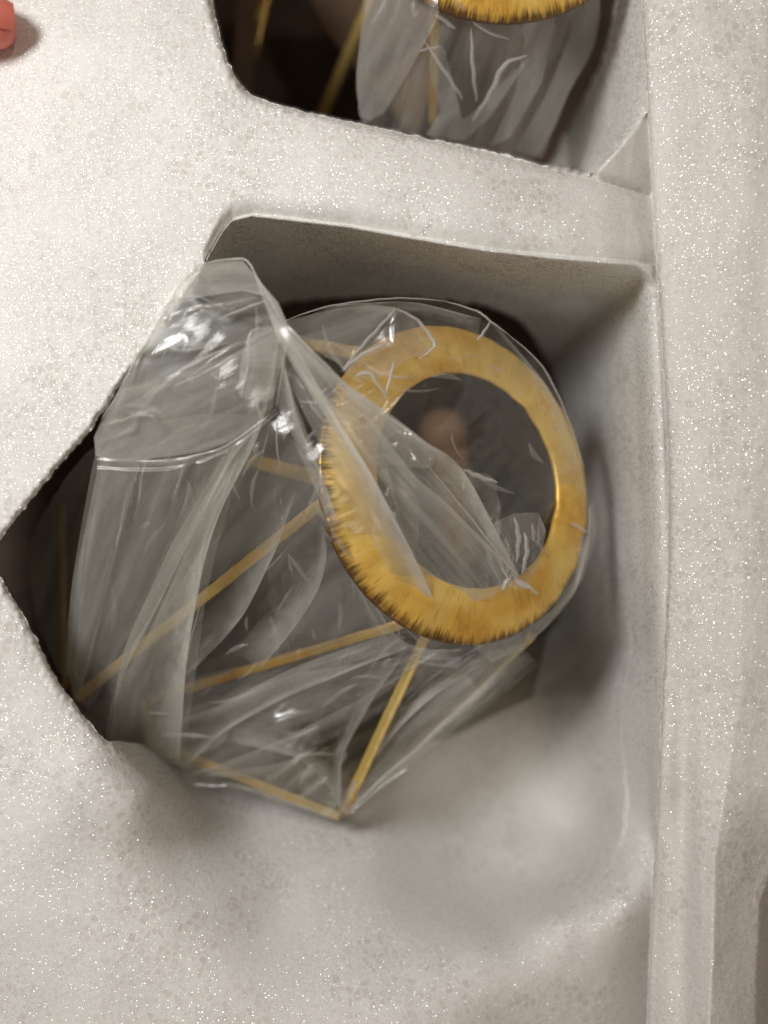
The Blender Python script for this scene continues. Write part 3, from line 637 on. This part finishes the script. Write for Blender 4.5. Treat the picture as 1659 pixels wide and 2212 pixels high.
film(bag, 'crumple', [(1040,1175),(1070,1130),(1110,1110),(1160,1105),(1180,1150),(1165,1225),(1128,1275),(1090,1262)],
     [(1060,1190,-60),(1110,1100,-80),(1165,1160,-110),(1120,1262,-90)], FILM_CRISP, wr=9, ang=84, stretch=2.5, seed=72, step=3, sm=False)
film(bag, 'crumple', [(830,1060),(870,1040),(905,1090),(900,1180),(880,1260),(840,1220),(822,1140)], [(830,1060,20),(900,1180,-40),(840,1220,-40)], FILM_CRISP, wr=9, ang=80, stretch=2, seed=73, step=3)
film(bag, 'crumple', [(1010,1030),(1060,1030),(1080,1100),(1070,1200),(1040,1290),(1000,1290),(985,1200),(1000,1110)], [(1010,1030,-220),(1080,1100,-240),(1040,1290,-260),(985,1200,-230)], FILM_CRISP, wr=9, ang=80, stretch=2, seed=74, step=3)
def cs(pts, w_): crease_strip(bag, pts, w_)
cs([(855,667,75),(815,712,80),(770,762,100),(742,797,125)], 4)
cs([(856,667,75),(900,690,60),(932,728,45),(938,750,45),(905,775,55)], 4)
cs([(742,800,130),(780,768,115),(835,742,100)], 4)
cs([(835,742,100),(850,748,95)], 3)
cs([(770,812,120),(800,808,115),(835,858,100)], 5)
cs([(852,780,95),(842,820,95),(832,862,95)], 3)
cs([(622,704,190),(700,785,175),(760,842,165),(830,888,150)], 3)
cs([(1000,1013,45),(1030,1028,30),(1075,1042,10)], 5)
cs([(1003,1016,45),(1002,1060,40)], 4)
cs([(1085,1275,-80),(1105,1240,-80)], 6)
cs([(1118,1250,-80),(1165,1285,-110)], 4)
cs([(270,905,70),(300,895,80),(325,888,90)], 5)
cs([(235,915,60),(275,905,75)], 4)
cs([(800,990,105),(830,985,100),(845,998,95)], 4)
cs([(250,1180,-60),(262,1130,-40),(275,1060,-10)], 2)
cs([(560,1010,-60),(580,930,60)], 2)
cs([(600,905,110),(598,960,60),(605,1010,20)], 2)
cs([(1085,1350,-190),(1090,1335,-190)], 7)
cs([(1115,1345,-200),(1125,1325,-200)], 8)
for i_, (pts, w0_, w1_, fl, mm) in enumerate([
    ([(606,720,150),(560,930,90),(470,1120,10),(432,1260,-60),(405,1420,-150),(386,1640,-380)], 12, 95, 1, 0),
    ([(500,955,100),(420,1090,30),(340,1240,-70),(270,1400,-190),(232,1610,-370)], 25, 120, -1, 0),
    ([(300,760,130),(262,840,118),(212,960,60),(180,1120,-60),(150,1300,-170),(143,1460,-290)], 20, 70, -1, 1),
    ([(590,890,105),(500,1000,60),(430,1130,0),(330,1330,-120),(262,1470,-240),(236,1600,-350)], 20, 60, 1, 1),
    ([(612,760,150),(640,900,140),(700,1040,120),(735,1130,100)], 14, 50, 1, 1),
    ([(620,716,175),(720,890,150),(800,1020,130),(870,1150,70),(935,1290,-40),(985,1375,-130)], 22, 70, 1, 0),
    ([(620,716,178),(745,830,170),(905,945,120),(1000,1020,60),(1122,1246,-80)], 8, 60, 1, 0),
    ([(1122,1246,-75),(1000,1120,20),(900,1030,95),(800,900,150)], 16, 60, -1, 1),
    ([(425,573,112),(385,620,110),(340,690,115),(262,838,112)], 22, 60, -1, 1),
    ([(600,700,150),(480,760,148),(360,815,140),(290,870,120)], 10, 50, -1, 1),
    ([(560,640,130),(500,650,135),(430,660,130),(352,680,118)], 8, 30, -1, 1),
    ([(596,880,115),(500,955,105),(380,990,95),(210,990,85)], 10, 26, -1, 1),
    ([(400,1655,-390),(520,1560,-340),(700,1470,-270),(880,1400,-210)], 20, 60, -1, 0),
    ([(410,1670,-395),(560,1620,-370),(740,1530,-320),(960,1400,-230)], 25, 60, 1, 1),
    ([(430,1660,-390),(600,1650,-390),(800,1570,-360),(1000,1440,-280)], 15, 70, 1, 1),
    ([(335,1560,-370),(480,1520,-310),(640,1440,-240),(830,1370,-190)], 20, 45, 1, 1),
    ([(742,1752,-360),(800,1650,-350),(920,1520,-310),(1100,1400,-260)], 10, 50, -1, 0),
    ([(748,1750,-365),(860,1650,-370),(990,1530,-350),(1130,1400,-310)], 12, 50, 1, 0),
    ([(742,1750,-360),(700,1690,-355),(640,1640,-345),(500,1600,-340)], 12, 60, 1, 1),
    ([(738,1748,-360),(740,1640,-335),(800,1520,-290),(880,1400,-220)], 10, 50, -1, 1),
    ([(720,1765,-372),(600,1722,-378),(500,1690,-385),(400,1680,-395)], 8, 20, -1, 0),
    ([(1130,1398,-290),(1200,1335,-290),(1245,1265,-290),(1272,1160,-290)], 14, 34, -1, 0),
    ([(750,1180,10),(800,1290,-80),(880,1390,-190),(1000,1400,-210)], 10, 50, 1, 1),
    ([(700,1130,80),(700,1230,10),(650,1340,-90),(560,1450,-210)], 10, 90, 1, 1),
    ([(640,1060,60),(600,1180,-30),(530,1320,-150),(420,1450,-260)], 10, 80, 1, 1),
    ([(700,664,10),(800,655,-10),(900,655,-50),(1040,690,-80)], 12, 40, 1, 1),
    ([(1060,694,-80),(1150,790,-130),(1215,900,-190),(1255,1020,-240)], 8, 36, 1, 1)]):
    pleat(bag, pts, w0_, w1_, i_+1, (FILM_PLEAT, FILM_THICK)[mm], fl)
for p_, w_ in (([(1092,1160,-70),(1098,1200,-75),(1094,1245,-75)], 4), ([(1112,1118,-80),(1120,1160,-85),(1116,1215,-85)], 5), ([(1134,1150,-90),(1138,1190,-95),(1128,1240,-95)], 5), ([(1150,1130,-100),(1154,1170,-105)], 4), ([(1072,1180,-60),(1080,1215,-65),(1098,1250,-70)], 4), ([(1108,1240,-80),(1124,1262,-85),(1150,1272,-90)], 4)): cs(p_, w_)
film(bag, 'bag_edge', [(66,1190),(105,1090),(160,1010),(215,965),(205,1100),(165,1300),(150,1465),(112,1420),(76,1320)],
     [(66,1190,-420),(215,965,-180),(165,1300,-380),(150,1465,-440),(76,1320,-460)], FILM, wr=8, ang=75, stretch=4, seed=81, step=6)
# small crinkles scattered over the film, running with its folds
wz = tps([(480,640,45),(620,700,60),(870,645,-60),(1050,690,-110),(985,760,20),(1200,850,-190),(1272,1100,-300),(1230,1290,-300),(1040,1385,-160),(700,1010,145),(850,1250,10),(750,900,165),
     (1130,1400,-320),(900,1625,-400),(745,1745,-345),(560,1705,-360),(420,1670,-370),(240,1620,-350),(142,1470,-280),(165,1200,-170),(220,950,40),(450,1200,-60),(500,1500,-240),(700,1500,-270),(330,800,90),(880,1450,-230)])
rw = random.Random(12); vs, fs = [], []
bo = np.array(BODY, float); cen = np.array([690., 1230.])
for _ in range(150):
    px = rw.uniform(150, 1260); py = rw.uniform(660, 1740); q1 = np.array([px, py])
    if not inside(np.array([cen[0]+(px-cen[0])*1.08]), np.array([cen[1]+(py-cen[1])*1.08]), bo)[0]: continue
    if ((px-1010)/180)**2+((py-1045)/235)**2 < 1 and rw.random() < .6: continue
    # folds fan out from the gathered mouth, and sweep to the bottom corner lower down
    an = math.atan2(py-720, px-560) if py < 1380 else math.radians(-32)
    an += rw.gauss(0, .45); ln_ = rw.uniform(14, 60); ww = rw.uniform(1.5, 6.5); bend = rw.uniform(-.5, .5); n_ = 6; b0 = len(vs)
    for i in range(n_+1):
        t = i/n_; a_ = an+bend*(t-.5); qx = px+math.cos(a_)*ln_*(t-.5)*2; qy = py+math.sin(a_)*ln_*(t-.5)*2; w2 = ww*math.sin(math.pi*(.04+.92*t))+.1
        zz = float(wz(np.array([qx]), np.array([qy]))[0])
        for s_, h in ((-1, 0), (.1, 1.3), (1, 0)): vs.append(V(qx-math.sin(a_)*s_*w2, qy+math.cos(a_)*s_*w2, zz+h*w2))
    for i in range(n_):
        for j in range(2): fs.append([b0+i*3+j, b0+i*3+j+1, b0+(i+1)*3+j+1, b0+(i+1)*3+j])
o = link('crinkle', vs, fs, FILM); thick(o, np.ones(len(vs))); o.data.uv_layers.new(name='UVMap'); part(o, bag); o['kind'] = 'stuff'
# rims of the film where it turns away round the ring
cs([(612,694,40),(700,664,10),(790,650,-30),(870,644,-70),(960,650,-100)], 1.8)
cs([(960,650,-95),(1030,672,-110),(1060,694,-110),(1100,724,-130)], 2.2)
cs([(1060,694,-105),(1042,722,-90),(1030,735,-80)], 3)
cs([(1100,724,-130),(1172,792,-170),(1226,902,-240),(1262,1012,-290)], 1.8)
cs([(1274,1090,-310),(1269,1190,-320),(1241,1270,-320),(1190,1332,-320)], 2.4)
cs([(1232,1130,-250),(1270,1150,-300)], 3.5)
cs([(622,716,178),(612,790,150),(596,880,130)], 2)
cs([(562,706,172),(540,724,172),(536,790,172),(520,858,165)], 2)
cs([(430,640,130),(350,668,112),(262,838,120),(222,900,100)], 1.8)
cs([(425,573,112),(522,559,95),(556,600,118),(618,712,140)], 2.2)
cs([(470,690,150),(540,662,148),(575,650,145)], 2.5)
cs([(360,815,150),(440,775,160),(520,738,165)], 2.2)
cs([(600,735,160),(660,830,150),(720,925,140),(790,1025,120),(850,1125,70),(900,1215,20),(955,1315,-50)], 1.8)
cs([(920,1000,110),(1010,1110,30),(1085,1205,-50),(1120,1245,-80)], 1.8)
cs([(432,1310,-90),(408,1400,-150),(390,1520,-270),(386,1640,-380)], 2)
cs([(470,1100,10),(440,1180,-30),(428,1260,-70)], 5)
cs([(262,1470,-240),(238,1540,-310),(230,1612,-370)], 1.8)

bag2 = empty('plastic_bag', V(1000, 0, -700)); tag(bag2, 'clear folded plastic bag hanging in the upper cut-out over the second ornament', 'bag', 'clear bags round the ornaments')
film(bag2, 'bag_front', [(800,-250),(1330,-250),(1300,-50),(1290,80),(1230,200),(1150,345),(1080,328),(980,308),(880,286),(800,268),(780,255),(770,150),(790,0)],
     [(800,-250,-120),(1330,-250,-250),(1290,80,-420),(1230,200,-480),(1080,328,-560),(780,255,-380),(1000,60,-180),(790,0,-200)], FILM_MILKY, wr=16, ang=72, stretch=3, seed=61, step=6, cellw=0)
film(bag2, 'fold', [(790,-60),(940,-60),(948,30),(935,60),(880,160),(830,245),(800,262),(775,250),(768,160),(780,40)],
     [(790,-60,-60),(940,-60,-60),(935,60,-120),(790,260,-330),(770,160,-260)], FILM, wr=8, ang=60, seed=62, step=5, sm=False)
film(bag2, 'fold', [(930,80),(960,110),(985,200),(1000,262),(1050,215),(1100,160),(1150,120),(1110,180),(1060,250),(1000,305),(920,290),(950,240),(925,150)],
     [(930,80,-170),(1000,262,-330),(1150,120,-260),(1000,305,-420),(925,150,-250)], FILM, wr=10, ang=50, seed=63, step=4, sm=False)
film(bag2, 'fold', [(1240,-50),(1300,-50),(1290,80),(1225,210),(1170,340),(1110,325),(1180,200),(1230,80)],
     [(1240,-50,-300),(1300,-50,-360),(1225,210,-450),(1140,330,-560)], FILM, wr=8, ang=70, stretch=5, seed=64, step=5, sm=False)
film(bag2, 'fold', [(1090,-40),(1180,-40),(1200,60),(1170,180),(1100,300),(1060,315),(1110,200),(1135,90)],
     [(1090,-40,-170),(1180,-40,-220),(1170,180,-340),(1080,310,-480)], FILM, wr=9, ang=70, stretch=5, seed=65, step=5, sm=False)
for pts, w_ in ([[(915,85,-150),(965,160,-220),(1000,215,-300)], 4], [[(1018,60,-160),(1022,150,-230),(1030,220,-330)], 4], [[(1140,120,-240),(1090,140,-250),(1060,200,-300),(1020,262,-380)], 5],
                [[(985,0,-90),(1040,60,-150),(1100,85,-190)], 4], [[(905,110,-170),(950,100,-170)], 3], [[(1020,-10,-110),(1022,45,-140)], 5], [[(940,30,-120),(985,62,-150)], 5]):
    crease_strip(bag2, pts, w_)

# ------------------------------------------------------------------ the hand holding the foam down
def hand():
    root = empty('hand', V(-500, -60, 60)); tag(root, 'reddish bare hand, only one fingertip in view at the top left corner', 'hand')
    vs, es, rs = [], [], []
    def add(p, r, prev=None):
        vs.append(V(p[0]+40, p[1]+58, p[2]-62)-root.location); rs.append(r*S); i = len(vs)-1
        if prev is not None: es.append((prev, i))
        return i
    w0 = add((-1450, -150, 190), 230); w1 = add((-1180, -130, 180), 250, w0); p0 = add((-960, -110, 175), 250, w1)
    spec = [[(-760,-330,170),(-560,-470,190),(-380,-520,160),(-240,-540,120)], [(-700,-210,175),(-520,-270,215),(-380,-300,160),(-360,-310,90)],
            [(-690,-60,175),(-430,-60,215),(-200,-40,160),(-52,-12,105)], [(-740,60,165),(-600,120,215),(-520,150,150),(-560,160,70)]]
    rad = [(120,80,70,58), (128,88,76,62), (128,90,78,64), (120,84,72,58)]
    for sp, rd in zip(spec, rad):
        a = p0; e_ = Vector(sp[3])-Vector(sp[2]); e_.normalize(); tp = [tuple(Vector(sp[3])+e_*34), tuple(Vector(sp[3])+e_*52)]
        for k, (p, r) in enumerate(zip(list(sp)+tp, tuple(rd)+(rd[3]*.8, rd[3]*.45))): a = add(p, r, a)
    a = w1
    for p, r in zip([(-1000,160,150),(-900,300,140),(-820,400,110),(-760,460,80)], (130,105,90,70)): a = add(p, r, a)
    me = bpy.data.meshes.new('skin_surface'); me.from_pydata(vs, es, []); me.materials.append(SKIN)
    o = bpy.data.objects.new('palm_and_fingers', me); COL.objects.link(o); o.parent = root
    m = o.modifiers.new('skin', 'SKIN'); me.skin_vertices.new() if not me.skin_vertices else None
    for i, r in enumerate(rs): me.skin_vertices[0].data[i].radius = (r, r*.86); me.skin_vertices[0].data[i].use_root = (i == 0)
    s = o.modifiers.new('subdivision', 'SUBSURF'); s.levels = 2; s.render_levels = 3; m.use_smooth_shade = True
    for sp in spec:
        tip, pre = [(p[0]+40, p[1]+58, p[2]-62) for p in (sp[-1], sp[-2])]; A = V(*tip); B = V(*pre); d = (A-B).normalized(); up = Vector((0, 0, 1)); s_ = d.cross(up).normalized(); t_ = s_.cross(d).normalized()
        nvs = []; 
        for i in range(7):
            for j in range(7):
                u_ = (i-3)/3; v_ = (j-3)/3; wv_ = 34*(1-.18*u_*u_)
                nvs.append(A+(d*(u_*42-6)+s_*(v_*wv_)+t_*(57-14*v_*v_-9*max(u_, 0)**2))*S)
        nf = [[i*7+j, i*7+j+1, (i+1)*7+j+1, (i+1)*7+j] for i in range(6) for j in range(6)]
        part(link('fingernail', nvs, nf, NAIL), root)
hand()
